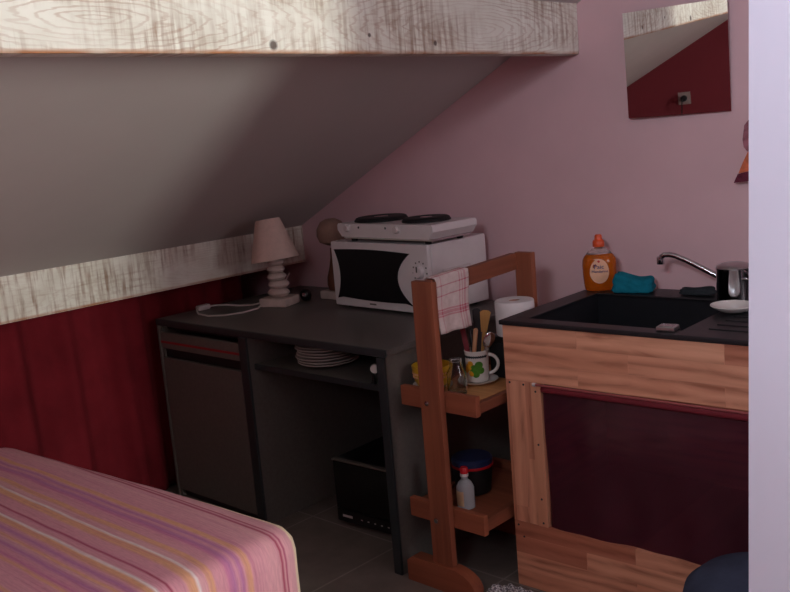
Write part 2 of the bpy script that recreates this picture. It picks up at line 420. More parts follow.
# ------------------------------------------------------------------ curtain under the low beam
def curtain_pt(u, v):
    y = YF+.03 + u*(2.50-YF-.03); z = .012 + v*.838
    a = (.016 + .014*(1-v))
    k_ = 1.0 if y < 1.7 else max(.35, 1-(y-1.7)*2.2)
    x = -3.345 + k_*.026*math.sin(y*14.5 + .8*math.sin(y*6.1))*(1.15-.5*v) + k_*a*math.sin(y*27 + 1.1*math.sin(y*5) + .5*(1-v)) + .010*math.sin(y*61+2*v) + .01*(1-v)*math.sin(y*9)
    return Vector((x, y, z))
tag(MB().grid(curtain_pt, 300, 24).build('curtain', M['curtain'], ang=180, solid=.003), 'deep red curtain hanging in folds under the low whitewashed beam', 'curtain')

# ------------------------------------------------------------------ bed
t = thing('bed', 'bed under a pink, orange and purple striped sheet beside the red curtain', 'bed', (0, 0, 0))
b = MB()
x0, x1, y0, y1, zt, zb = -3.20, -1.708, -.72, 1.385, .462, .09
nx, ny = 60, 80
def bed_pt(px, py):
    # rounded-edge slab: distance inside from each side sets the height
    return px, py
def ring_profile(k):
    """inset, height pairs from bottom hem over the edge to the top"""
    return [(0.0, zb), (.002, .16), (.004, .26), (.004, .34), (.003, .40), (.008, .43), (.02, .45), (.04, .4595), (.07, .462), (.12, .463)][k]
def outline(inset, n=240):
    pts = []; r = max(.085-inset, .01)
    X0, X1, Y0, Y1 = x0+inset, x1-inset, y0+inset, y1-inset
    per = []
    for (cx, cy, a0) in ((X1-r, Y1-r, 0), (X0+r, Y1-r, PI/2), (X0+r, Y0+r, PI), (X1-r, Y0+r, 1.5*PI)):
        for k in range(9):
            a = a0 + k*PI/16; per.append((cx+r*math.cos(a), cy+r*math.sin(a)))
    out = []
    for i in range(len(per)):
        p, q = Vector(per[i]), Vector(per[(i+1) % len(per)])
        m = 1 if (q-p).length < .05 else 24
        for k in range(m): out.append(p.lerp(q, k/m))
    return out
rings = []
for k in range(10):
    ins, z = ring_profile(k)
    ol = outline(ins); rr = []
    for p in ol:
        wv = .006*math.sin(p.x*23+p.y*17)*(1 if k < 6 else .25)*(1-k/12)
        sag = -.014*max(0, (-2.2-p.x))**1.0 if k > 3 else 0
        yy = p.y - (0.075*max(0, (-1.85-p.x)/1.3) if p.y > 1.0 else 0)*1.0
        rr.append(b.bm.verts.new((p.x + (wv if abs(p.x-x1) < .05 else 0), yy + (wv if p.y > 1.2 else 0), z + .012 + sag + .003*math.sin(p.x*9)*math.sin(p.y*7))))
    rings.append(rr)
for A, B in zip(rings, rings[1:]):
    n = len(A)
    for k in range(n): b.bm.faces.new((A[k], A[(k+1) % n], B[(k+1) % n], B[k]))
b.bm.faces.new(rings[-1])
bmesh.ops.triangulate(b.bm, faces=[f for f in b.bm.faces if len(f.verts) > 4])
b.build('striped_sheet', M['sheet'], t, ang=180)
MB().box(x0+.05, x1-.05, y0+.05, y1-.14, .06, .088, .005).build('bed_base', M['black_matt'], t)
for sx in (x0+.12, x1-.12):
    for sy in (y0+.12, y1-.22): MB().lathe([(.022, 0), (.026, .06)], 16, sx, sy, 0).build('leg', M['black_matt'], t)

# ------------------------------------------------------------------ desk
DX0, DX1, DY0, DY1, DZ = -3.272, -2.005, 2.0, 2.77, .75
t = thing('desk', 'grey laminate desk with dark edges, drawer, cupboard and open knee space', 'desk', (-2.62, 2.0, 0))
def D(mb, name, mat, parent=None, **k):
    o = mb.build(name, mat, parent or t, **k)
    if parent is None: o.matrix_parent_inverse = Matrix.Translation((2.62, -2.0, 0))
    return o
D(MB().box(DX0-.005, DX1+.012, DY0+.002, DY1, DZ-.022, DZ, .003), 'desktop', M['desk_top'])
D(MB().box(DX0-.005, DX1+.012, DY0-.006, DY0+.001, DZ-.026, DZ, .003), 'front_edge', M['desk_edge'])
D(MB().box(DX0, DX0+.02, DY0+.004, DY1-.01, 0, DZ-.023), 'side_panel', M['desk'])
D(MB().box(DX1-.03, DX1, DY0+.006, DY1-.01, 0, DZ-.023), 'side_panel', M['desk'])
D(MB().box(DX1-.032, DX1+.002, DY0-.006, DY0+.005, 0, DZ-.027, .003), 'panel_edge', M['desk_edge'])
D(MB().box(DX0-.002, DX0+.012, DY0-.006, DY0+.003, 0, DZ-.027, .002), 'panel_edge', M['desk'])
D(MB().box(-2.735, -2.705, DY0+.006, DY1-.03, 0, DZ-.023), 'divider_panel', M['desk'])
D(MB().box(-2.742, -2.697, DY0-.006, DY0+.005, 0, DZ-.027, .003), 'panel_edge', M['desk_edge'])
D(MB().box(DX0+.021, -2.736, DY0+.03, DY1-.03, .595, .61), 'dark_gap_panel', M['black_matt'])  # black panel puts shade into the gap below the drawer
D(MB().box(DX0+.021, -2.736, DY0+.03, DY1-.03, .705, .726), 'dark_gap_panel', M['black_matt'])  # black panel stands in for the dark gap above the drawer
dr = D(MB().box(DX0+.016, -2.745, DY0-.004, DY0+.014, .632, .698, .002), 'drawer', M['desk'])
D(MB().box(DX0+.016, -2.745, DY0-.0055, DY0-.0038, .654, .663), 'red_stripe', M['red_line'], dr)
D(MB().box(DX0+.016, -2.745, DY0+.012, DY0+.03, .594, .63), 'dark_gap_strip', M['black_matt'])  # black strip stands in for the shaded gap between drawer and door
D(MB().box(DX0+.016, -2.745, DY0-.004, DY0+.014, .035, .592, .002), 'door', M['desk'])
D(MB().box(DX0+.021, -2.736, DY0+.02, DY0+.035, .0, .033), 'kickboard', M['desk_edge'])
D(MB().box(-2.704, DX1-.031, DY0+.035, DY1-.06, .602, .617), 'shelf', M['desk'])
D(MB().box(-2.704, DX1-.031, DY0+.028, DY0+.0345, .599, .62, .002), 'shelf_edge', M['desk_edge'])
D(MB().box(-2.704, DX1-.031, DY1-.05, DY1-.035, .30, DZ-.024), 'back_panel', M['desk'])
SHZ = .617
# plates
px, py = -2.452, 2.165
names = ['topmost', 'second from the top', 'third from the top', 'fourth from the top', 'third from the bottom', 'second from the bottom', 'bottom']
prof = [(.055, 0), (.072, .003), (.106, .013), (.111, .0165), (.109, .0180), (.072, .0075), (.055, .0045)]
pl0 = None
for k in range(7):
    if pl0 is None:
        pl0 = MB().lathe(prof, 48).build('plate', M['porcelain']); p = pl0
    else:
        p = pl0.copy(); C.objects.link(p)
    p.location = (px + .004*math.sin(k*2.1), py + .003*math.cos(k*1.7), SHZ+.0005 + k*.0105)
    tag(p, 'white plate, %s of the stack on the desk shelf' % names[6-k], 'plate', 'plates stacked on the desk shelf')
tag(MB().lathe([(.001, 0), (.0115, .0003), (.0145, .002), (.0145, .014), (.012, .0165), (.001, .017)], 24, M=T(-2.103, 2.052, SHZ+.0505) @ Rz(.75) @ Rx(PI/2)).build('round_knob', M['porcelain'])
    , 'small white round knob at the right end of the desk shelf', 'knob')
bpy.data.objects['round_knob'].name = 'spare_knob'
# stem so the knob rests on the shelf
k0 = bpy.data.objects['spare_knob']
MB().lathe([(.012, 0), (.006, .006), (.005, .026), (.0055, .034)], 16, M=T(-2.107, 2.046, SHZ+.0004)).build('stem', M['black'], k0)

# ------------------------------------------------------------------ black mini oven under the desk
t = thing('mini_oven', 'black mini oven standing on the floor inside the desk knee space', 'mini oven', (-2.485, 2.165, 0), math.radians(3))
W, Dp, Hh = .40, .36, .255
MB().box(0, W, .018, Dp, .016, Hh, .008).build('housing', M['black'], t)
MB().box(.002, W-.002, .0, .0175, .066, Hh-.006, .004).build('glass_door', plain('oven_glass', srgb(12, 12, 15), .12), t)
MB().box(.0, W, -.004, .0165, Hh-.0055, Hh+.002, .002).build('top_trim', M['desk'], t)
pn = MB().box(.002, W-.002, .0, .0175, .016, .063, .003).build('control_strip', M['black'], t)
b = MB(); b.box(.030, .078, -.0008, .0003, .036, .045)
for k in range(8): b.box(.12+k*.032, .128+k*.032, -.0008, .0003, .038, .042)
tag(b.build('white_markings', M['white_plastic'], pn, smooth=False), kind='stuff')
for sx in (.04, W-.04):
    for sy in (.05, Dp-.05): MB().lathe([(.013, 0), (.015, .0165)], 14, sx, sy, 0).build('foot', M['black_matt'], t)

# ------------------------------------------------------------------ microwave
MWA = math.radians(-2.5)
t = thing('microwave_oven', 'white microwave oven with curved black door window on the grey desk', 'microwave', (-2.688, 2.442, DZ), MWA)
W, Dp, Hh = .520, .315, .262
b = MB().box(0, W, .02, Dp, .012, Hh, .006)
b.box(.0, W, .0, .0198, .012, Hh, .006).build('housing', M['white_enamel'], t)
# black window: concave left and right edges
def arc(xm, xe, z0, z1, n=14):
    return [(xe + (xm-xe)*(1-(2*k/n-1)**2), z0 + (z1-z0)*k/n) for k in range(n+1)]
L = arc(.048, .022, .042, .232); Rr = arc(.362, .432, .038, .228)
top = [(L[-1][0] + (Rr[-1][0]-L[-1][0])*k/12, .232-.004*k/12 + .006*math.sin(PI*k/12)) for k in range(1, 12)]
bot = [(Rr[0][0] + (L[0][0]-Rr[0][0])*k/12, .046+.004*k/12 - .006*math.sin(PI*k/12)) for k in range(1, 12)]
MB().prism(L + top + list(reversed(Rr)) + bot, 'y', -.004, .004).build('door_window', plain('microwave_glass', srgb(10, 11, 18), .45, spec=.25), t)
kz = .195
kb = MB().lathe([(.024, 0), (.022, .012), (.019, .016), (.004, .017)], 32, M=T(.478, 0, kz-.03) @ Rx(PI/2)).build('timer_knob', M['white_enamel'], t)
MB().box(.4755, .4805, -.0185, -.016, kz-.03, kz-.01).build('pointer', M['desk'], kb)
b = MB()
for k in range(9):
    a = math.radians(-40+k*32.5)
    b.lathe([(.0032, 0), (.0032, .0012)], 8, M=T(.478+.034*math.cos(a), .0002, kz-.03+.036*math.sin(a)) @ Rx(PI/2))
tag(b.build('dial_markings', M['desk'], t), kind='stuff')
MB().lathe([(.024, 0), (.022, .012), (.019, .016), (.004, .017)], 32, M=T(.478, 0, .070) @ Rx(PI/2)).build('power_knob', M['white_enamel'], t)
# pressed panel and vents on the right side
b = MB(); b.box(W, W+.0025, .07, .22, .16, .165, .001).box(W, W+.0025, .07, .075, .10, .165, .001).box(W, W+.0025, .215, .22, .10, .165, .001)
for k in range(5): b.box(W, W+.0015, .10, .20, .05+.012*k, .055+.012*k)
b.build('side_pressing', M['white_plastic'], t)
MB().box(.20, .235, -.0008, .001, .026, .032).build('emblem', M['desk'], t)
for sx in (.04, W-.04):
    for sy in (.045, Dp-.04): MB().lathe([(.011, 0), (.013, .0125)], 14, sx, sy, 0).build('foot', M['black'], t)

# ------------------------------------------------------------------ two-ring hotplate on the microwave
t = thing('electric_hotplate', 'white electric hotplate with two black rings on top of the microwave', 'hotplate', (-2.372, 2.535, DZ+.2625), math.radians(-4))
W, Dp = .515, .225
MB().prism([(-W/2, .046), (-W/2+.022, .020), (W/2-.022, .020), (W/2, .046), (W/2, .062), (W/2-.006, .070), (-W/2+.006, .070), (-W/2, .062)], 'y', -Dp/2, Dp/2).build('body', M['white_enamel'], t)
MB().box(-W/2+.02, W/2-.02, -Dp/2+.012, Dp/2-.012, .012, .0198).build('base_tray', M['steel'], t)
for sx, q in ((-.133, 1.17), (.112, 1.02)):
    rg = MB().lathe([(r_*q, z_+.014) for r_, z_ in [(.080, .0565), (.088, .0575), (.088, .061), (.085, .0645), (.083, .069), (.078, .0715), (.026, .0715), (.024, .0700), (.002, .0700)]], 48, sx, .004).build('ring', M['black_matt'], t)
    MB().lathe([(.023*q, .0843), (.022*q, .0852), (.002, .0855)], 24, sx, .004).build('steel_centre', M['chrome'], rg)
for sx in (-.195, .078):
    kb = MB().lathe([(.0145, 0), (.0135, .011), (.011, .014), (.002, .0145)], 24, M=T(sx, -Dp/2, .053) @ Rx(PI/2)).build('knob', M['white_plastic'], t)
    MB().lathe([(.0045, 0), (.0045, .001)], 12, M=T(sx+(.062 if sx < 0 else -.062), -Dp/2-.0002, .056) @ Rx(PI/2)).build('indicator', M['black'], t)
for sx in (-.20, .20):
    for sy in (-.08, .08): MB().lathe([(.012, 0), (.014, .0125)], 12, sx, sy, 0).build('foot', M['black'], t)

# ------------------------------------------------------------------ table lamp of stacked stones
t = thing('table_lamp', 'table lamp of stacked white stones with cream conical shade, on the desk', 'lamp', (-2.975, 2.395, DZ))
MB().box(-.064, .064, -.056, .056, 0, .036, .006, M=Rz(math.radians(18))).build('base', M['stone'], t)
z = .0365
for k, (r, h, dx) in enumerate(((.050, .034, 0), (.044, .034, .004), (.046, .032, -.003), (.040, .030, .003), (.036, .028, -.002))):
    MB().lathe([(.004, 0), (r*.75, h*.08), (r, h*.45), (r*.95, h*.65), (r*.7, h*.95), (.004, h)], 24, dx, 0, z, sy=.85, M=Rz(k*1.1)).build('stone', M['stone'], t)
    z += h*.985
MB().lathe([(.008, 0), (.008, .05)], 14, 0, 0, z).build('stem', M['chrome'], t)
MB().lathe([(.099, .186), (.050, .352), (.048, .352), (.097, .186)], 48, .026, 0, 0, M=Ry(math.radians(-8)), cap=False).build('lamp_shade', M['shade'], t)
cd = MB().tube([(-.045, -.062, .008), (-.02, -.10, .004), (-.012, -.18, .0035), (-.04, -.25, .0035), (-.10, -.285, .0035), (-.18, -.275, .0035), (-.235, -.245, .006), (-.252, -.228, .010)], .0035, 8)
cd.tube([(-.257, -.172, .010), (-.25, -.13, .007), (-.22, -.095, .0035), (-.16, -.085, .0035), (-.11, -.06, .0035), (-.095, -.01, .006), (-.105, .06, .02), (-.12, .13, .06), (-.125, .17, .10)], .0035, 8)
cdo = cd.build('cord', M['white_plastic'], t)
MB().box(-.268, -.240, -.230, -.170, 0.0005, .022, .006).build('cord_switch', M['white_plastic'], cdo)
# second, darker lamp in the corner
t = thing('corner_lamp', 'dim lamp with brown body and round pale shade, beside the microwave', 'lamp', (-2.848, 2.60, DZ))
MB().box(-.058, .045, -.045, .045, 0, .034, .006).build('base', M['stone'], t)
MB().lathe([(.030, .035), (.036, .06), (.034, .09), (.022, .13), (.014, .17), (.012, .21)], 28).build('body', wood('orange_wood', srgb(96, 54, 38), srgb(120, 70, 48), 'z'), t)
MB().lathe([(.022, .222), (.052, .236), (.062, .262), (.060, .290), (.044, .318), (.020, .330)], 32).build('lamp_shade', cloth('parchment', srgb(158, 128, 114), scale=30, var=.1), t)
# small black gadget between the lamps
t = thing('round_gadget', 'small black round gadget with a shiny spot between the two lamps', 'gadget', (-2.945, 2.512, DZ))
MB().lathe([(.012, 0), (.022, .006), (.027, .020), (.025, .036), (.014, .046), (.002, .048)], 24, sx=1, sy=.8).build('body', M['black'], t)
MB().lathe([(.009, 0), (.007, .003), (.001, .004)], 16, M=T(.012, -.020, .026) @ Rz(.6) @ Rx(PI/2)).build('lens', M['chrome'], t)  # chrome disc stands in for a glint on the black body

# ------------------------------------------------------------------ wooden rack between desk and sink
t = thing('shelf_rack', 'reddish wooden two-shelf rack with towel rail between desk and sink cabinet', 'rack', (0, 0, 0))
FY, BY = 2.0, 2.45
def end_frame(y, sgn):
    """y = outer face; sgn=+1 front frame (bars behind the post), -1 rear frame"""
    def rng(a, b2): return (y+a, y+b2) if sgn > 0 else (y-b2, y-a)
    ya, yb = rng(0, .024)
    top = .972 if sgn > 0 else .992
    px0, px1 = (-1.867, -1.787) if sgn > 0 else (-1.818, -1.752)
    MB().box(px0, px1, ya, yb, .084, top, .003).build('post', M['rack'], t)
    ya, yb = rng(-.008, .036)
    r = .07; poly = [(-1.972, .0), (-1.700, .0), (-1.700, .025)] + [(-1.700-.095+.095*math.cos(a), .025+.058*math.sin(a)) for a in [k*PI/16 for k in range(1, 9)]] + [(-1.950, .083), (-1.972, .066)]
    MB().prism(poly, 'y', ya, yb).build('foot', M['rack_x'], t)
    ya, yb = rng(.0245, .046)
    for (z0, z1) in ((.205, .268), (.572, .635)):
        MB().box(-1.970, -1.672 if sgn > 0 else -1.688, ya, yb, z0, z1, .003).build('crossbar', M['rack_x'], t)
    if sgn > 0:
        for z in (.600, .226): MB().lathe([(.0085, 0), (.0075, .003), (.002, .0045)], 16, M=T(-1.840, FY-.0002, z) @ Rx(PI/2)).build('screw', M['chrome'], t)
end_frame(FY, 1); end_frame(BY+.024, -1)
MB().box(-1.834, -1.808, FY+.0245, BY-.0005, .918, .972, .003, M=T(0, FY, .945) @ Rx(math.radians(2.3)) @ T(0, -FY, -.945)).build('towel_rail', M['rack_y'], t)
for i, z in enumerate((.205, .572)):
    MB().box(-1.703, -1.681, FY+.0465, BY-.023, z+.004, z+.045-.0095*i, .003).build('side_rail', M['rack_y'], t)
    MB().box(-1.967, -1.945, FY+.0465, BY-.023, z+.004, z+.045-.0095*i, .003).build('side_rail', M['rack_y'], t)
    MB().box(-1.944, -1.704, FY+.0465, BY-.023, z+.022, z+.036, .001).build('shelf', M['shelf_wood'] if i else M['rack_x'], t)
S1 = .6085; S0 = .2415

# tea towel over the rail
def towel():
    b = MB(); bm = b.bm; uvl = bm.loops.layers.uv.new('UVMap')
    y0, y1 = FY+.030, FY+.185; nu, nv = 24, 40
    V = []
    for i in range(nu+1):
        u = i/nu; row = []
        for j in range(nv+1):
            v = j/nv; y = y0 + (y1-y0)*u
            zt = .9755 + (y-FY)*.040
            s = (v-.5)*2                       # -1 inner hem .. +1 outer hem
            length = .185 if s > 0 else .15
            a = abs(s)*length
            w = .0175
            if a < w:
                x = -1.821 + math.copysign(a, s); z = zt + .002*(1-(a/w)**2)
            else:
                fl = 1 + .25*math.sin(u*7+1.2)*(a/length)
                x = -1.821 + math.copysign(w + .0035 + .006*(a-w)/length*fl + .004*math.sin(u*11)*(a-w)/length, s); z = zt - (a-w)
            row.append(bm.verts.new((x, y - .006*(a/length)*(1 if s > 0 else 0)*(u-.1) + (.004*math.sin(a*40) if a > w else 0), z - (.010*u if s > .6 else 0))))
        V.append(row)
    for i in range(nu):
        for j in range(nv):
            f = bm.faces.new((V[i][j], V[i+1][j], V[i+1][j+1], V[i][j+1]))
            for lp, (a, c) in zip(f.loops, ((i, j), (i+1, j), (i+1, j+1), (i, j+1))):
                lp[uvl].uv = (a/nu, 1 - max(0, (c/nv-.5)*2) if c >= nv/2 else (c/nv)*2)
    return b.build('tea_towel', M['towel'], ang=180, solid=.0025)
tag(towel(), 'white tea towel with red stripes draped over the wooden rack rail', 'tea towel')

# things on the upper shelf
bx, by = -1.925, 2.125
tag(MB().lathe([(.035, 0), (.043, .002), (.060, .009), (.062, .012), (.043, .0055), (.030, .004)], 40, bx, by, S1+.0005).build('saucer', M['porcelain']), 'white saucer under the yellow bowl on the rack', 'saucer')
t = thing('bowl', 'yellow ceramic bowl on a white saucer on the rack upper shelf', 'bowl', (bx, by, S1+.0062))
MB().lathe([(.034, 0), (.046, .004), (.055, .022), (.060, .052), (.062, .068), (.059, .068), (.056, .050), (.050, .022), (.036, .009), (.004, .007)], 44).build('bowl_body', M['yellow'], t)
b = MB()
for k in range(30):
    a = 2*PI*k/30
    for (z, r) in ((.046, .0595), (.034, .0578)):
        aa = a + (.1 if z < .04 else 0)
        b.box(-.0028, .0028, -.0012, .0012, -.0028, .0028, M=T(r*math.cos(aa), r*math.sin(aa), z) @ Rz(aa+PI/2))
b.build('pale_dots', M['label_peach'], t)
t = thing('glass_jar', 'small clear glass jar between the yellow bowl and the mug', 'jar', (-1.800, 2.098, S1+.0005))
MB().lathe([(.024, 0), (.029, .003), (.030, .010), (.030, .066), (.020, .086), (.0185, .104), (.0205, .106), (.0205, .110), (.0165, .110), (.0165, .088), (.027, .066), (.027, .010), (.022, .006), (.002, .006)], 36).build('jar_body', M['clear'], t)
mx, my = -1.828, 2.235
tag(MB().lathe([(.036, 0), (.046, .002), (.062, .009), (.064, .012), (.046, .0055), (.030, .004)], 40, mx, my, S1+.0005).build('saucer', M['porcelain']), 'white saucer under the fruit-patterned mug on the rack', 'saucer')
mz = S1+.0062
t = thing('mug', 'white mug with green and yellow fruit pattern holding utensils', 'mug', (mx, my, mz))
MB().lathe([(.028, 0), (.034, .002), (.0355, .010), (.038, .094), (.0395, .100), (.0375, .101), (.0350, .094), (.0325, .012), (.028, .006), (.002, .005)], 40).build('mug_body', M['porcelain'], t)
ha = math.radians(40)   # handle towards the picture's right
hp = []
for k in range(13):
    a = -PI/2 + PI*k/12
    hp.append((.034 + .030*math.cos(a) + .002, 0, .052 + .030*math.sin(a)))
hm = MB().tube([Rz(ha) @ Vector(p) for p in hp], .0055, 10).build('handle', M['porcelain'], t)
fr = [MB(), MB()]
cols = [(-1.75, .050, .013, 1), (-1.50, .062, .010, 1), (-1.25, .045, .016, 0), (-.95, .044, .018, 0), (-.75, .058, .013, 0), (-2.0, .040, .011, 1), (-1.45, .030, .010, 1), (-1.05, .028, .012, 0), (-.6, .040, .012, 0)]
for (a, z, r, c) in cols:
    rad = .0355 + .0025*z/.094 + .0008
    P = []
    for k in range(16):
        q = 2*PI*k/16
        da = r*math.cos(q)/rad; dz = r*math.sin(q)*.9
        zz = z+dz; rr = .0352 + .0028*zz/.094 + .0006
        P.append(Vector((rr*math.cos(a+da), rr*math.sin(a+da), zz)))
    bmx = fr[1-c] if c == 0 else fr[0]
    cvec = Vector((rad*math.cos(a), rad*math.sin(a), z)) * 1.0; cvec.x *= 1.02; cvec.y *= 1.02
    cv = bmx.bm.verts.new(cvec); vs = [bmx.bm.verts.new(p) for p in P]
    for k in range(16): bmx.bm.faces.new((cv, vs[k], vs[(k+1) % 16]))
fr[0].build('yellow_fruit', M['orange_glaze'], t); fr[1].build('green_leaves', M['green'], t)
b = MB()
for k in range(14):
    a = -2.4 + k*.18
    b.box(-.003, .003, -.0004, .0004, -.004, .004, M=T(.0381*math.cos(a), .0381*math.sin(a), .083) @ Rz(a+PI/2) @ Ry(PI/4))
b.build('rim_pattern', M['dark_cloth'], t)
# utensils standing in the mug: base inside the mug, leaning to a rim side
def utensil(name, label, cat, parts, base, tip):
    """parts: list of (name, material, builder taking a frame matrix)"""
    base = Vector(base); tip = Vector(tip); z = (tip-base).normalized()
    # local y faces the camera
    side = z.cross(Vector((.7, -.7, 0))).normalized(); yv = z.cross(side).normalized()
    F = Matrix((( side.x, yv.x, z.x, base.x), (side.y, yv.y, z.y, base.y), (side.z, yv.z, z.z, base.z), (0, 0, 0, 1)))
    t = thing(name, label, cat, (0, 0, 0))
    for (n, m, fn) in parts:
        b = MB(); fn(b, F); b.build(n, m, t)
    return t
L0 = mz + .0075
def rod(r0, r1, z0, z1):
    def f(b, F): b.lathe([(r0*.6, z0), (r0, z0+.004), ((r0+r1)/2, (z0+z1)/2), (r1, z1-.006), (r1*.5, z1)], 14, M=F)
    return f
def flat(w0, w1, th, z0, z1):
    def f(b, F): b.prism([(-w0/2, z0), (w0/2, z0), (w1/2, z1-.006), (w1/4, z1), (-w1/4, z1), (-w1/2, z1-.006)], 'y', -th/2, th/2, M=F)
    return f
def spoon_bowl(w, h, z0):
    def f(b, F): b.lathe([(.0006, 0), (w*.5, .10*h), (w*.86, .3*h), (w, .55*h), (w*.85, .8*h), (w*.4, .97*h), (.0006, h)], 20, 0, 0, z0, sy=.16, M=F)
    return f
utensil('knife', 'knife with dark red handle standing in the mug, nearest the tea towel', 'knife',
        [('blade', M['steel'], flat(.010, .012, .0015, 0, .085)), ('handle', M['dark_red'], flat(.015, .017, .009, .0855, .185))], (mx-.006, my-.016, L0), (mx-.037, my-.020, L0+.178))
utensil('ladle', 'black plastic serving utensil standing in the mug, with the wider handle', 'utensil',
        [('handle', M['black'], flat(.012, .026, .006, 0, .22))], (mx+.002, my+.010, L0), (mx-.014, my+.030, L0+.21))
utensil('peeler', 'thin black handled utensil in the mug, beside the tan wooden handle', 'utensil',
        [('handle', M['black'], rod(.005, .0065, 0, .16))], (mx-.008, my+.002, L0), (mx-.022, my+.004, L0+.158))
utensil('wooden_spoon', 'wooden handled utensil leaning in the mug, pinkish tan handle', 'utensil',
        [('handle', M['wood_handle'], rod(.0055, .0075, 0, .165))], (mx-.010, my-.018, L0), (mx+.010, my-.006, L0+.165))
utensil('tablespoon', 'silver metal spoon standing bowl up in the mug', 'spoon',
        [('handle', M['chrome'], rod(.0028, .0032, 0, .108)), ('spoon_head', M['chrome'], spoon_bowl(.018, .056, .106))], (mx-.012, my-.010, L0), (mx+.046, my+.026, L0+.145))
utensil('spatula', 'yellow brown wooden spatula standing at the back of the mug', 'spatula',
        [('handle', M['olive_wood'], flat(.010, .012, .005, 0, .145)), ('blade', M['olive_wood'], flat(.018, .034, .005, .145, .215))], (mx+.000, my+.016, L0), (mx+.018, my+.036, L0+.21))
# paper roll on an added dark box that stands in for the darkness below it
t = thing('added_dark_box', 'added dark box filling the dark area under the white paper roll', 'box', (-1.768, 2.360, S1+.0005))
MB().box(-.062, .062, -.058, .058, 0, .118, .006).build('box_body', M['black_matt'], t)
MB().box(-.0635, .0635, -.0595, .0595, .1183, .136, .005).build('lid', M['black'], t)
t = thing('paper_roll', 'white paper roll standing behind the mug next to the black sink', 'paper roll', (-1.760, 2.358, S1+.1370))
MB().lathe([(.019, 0), (.060, 0), (.0625, .004), (.0625, .106), (.060, .110), (.019, .110), (.019, 0)], 48, cap=False).build('paper', M['paper'], t)
MB().lathe([(.0165, .001), (.0185, .001), (.0185, .108), (.0165, .108), (.0165, .001)], 28, cap=False).build('cardboard_core', plain('cardboard', srgb(170, 120, 100), .8), t)
# lower shelf
t = thing('cleaning_bottle', 'clear spray bottle with red cap and tan label on the lower rack shelf', 'bottle', (-1.800, 2.10, S0+.0005))
MB().lathe([(.022, 0), (.028, .004), (.028, .070), (.020, .086), (.011, .094), (.011, .104), (.002, .104)], 28).build('bottle_body', glass('grey_clear_plastic', (.75, .77, .8, 1), .2, .6), t)
MB().lathe([(.013, .1045), (.013, .112), (.012, .113), (.002, .113)], 20).build('neck_ring', M['white_plastic'], t)
MB().lathe([(.0125, .1135), (.0125, .130), (.010, .133), (.002, .133)], 20).build('cap', M['red_plastic'], t)
b = MB(); 
b.grid(lambda u, v: Vector((.0285*math.cos(-2.3+u*1.2), .0285*math.sin(-2.3+u*1.2), .014+v*.048)), 10, 2)
b.build('paper_label', M['tan_paper'], t)
t = thing('plastic_tub', 'dark plastic tub with blue lid and red rim, behind the red-capped bottle', 'tub', (-1.870, 2.225, S0+.0005))
MB().lathe([(.052, 0), (.057, .004), (.066, .088), (.002, .088)], 36).build('tub_body', M['black_matt'], t)
MB().lathe([(.066, .0885), (.069, .089), (.069, .096), (.066, .0965)], 36).build('red_rim', M['red_plastic'], t)
MB().lathe([(.067, .097), (.067, .112), (.061, .118), (.002, .119)], 36).build('lid', M['blue_plastic'], t)
t = thing('spice_bottle', 'small pale capped bottle half hidden behind the rack post', 'bottle', (-1.890, 2.10, S0+.0005))
MB().lathe([(.018, 0), (.022, .003), (.022, .085), (.013, .098), (.002, .098)], 24).build('bottle_body', M['black'], t)
MB().lathe([(.0155, .0985), (.0155, .130), (.013, .133), (.002, .133)], 24).build('cap', M['white_plastic'], t)

# ------------------------------------------------------------------ sink cabinet
CX0, CX1, CYF, CYB, CT = -1.662, -.765, 2.16, 2.725, .824
t = thing('sink_cabinet', 'homemade pine cabinet of glued blocks carrying the black sink', 'cabinet', (0, 0, 0))
MB().box(CX0, CX1, CYF, CYF+.02, .657, CT-.001, .001).build('top_board', M['pine'], t)
MB().box(CX0, -1.575, CYF, CYF+.02, .213, .6565, .001).build('stile', M['pine_v'], t)
MB().box(-1.5745, -1.541, CYF-.002, CYF+.02, .213, .6565, .001).build('inner_strip', M['pine_pale'], t)
MB().box(CX1-.09, CX1, CYF, CYF+.02, .213, .6565, .001).build('stile', M['pine_v'], t)
MB().box(CX0, CX1, CYF, CYF+.02, .002, .2125, .001).build('bottom_board', M['pine'], t)
MB().box(CX0, CX0+.02, CYF+.0205, CYB, .002, CT-.001).build('side_panel', M['pine'], t)
MB().box(CX1-.02, CX1, CYF+.0205, CYB, .002, CT-.001).build('side_panel', M['pine'], t)
MB().box(CX0+.021, CX1-.021, CYB-.015, CYB, .002, CT-.001).build('back_panel', M['pine'], t)
MB().box(CX0+.021, CX1-.021, CYF+.0205, CYB-.016, .195, .2105).build('floor_board', M['pine'], t)
for k, (sx, sz) in enumerate(((-1.648, .650), (-1.60, .648), (-1.558, .632), (-1.558, .30), (-1.556, .225), (-1.648, .20), (-1.558, .47), (-1.63, .165))):
    MB().lathe([(.0035, 0), (.003, .0012), (.001, .0015)], 10, M=T(sx, CYF-.0002 - (.002 if abs(sx+1.558) < .005 and sz > .213 else 0), sz) @ Rx(PI/2)).build('screw', M['desk_edge'], t)
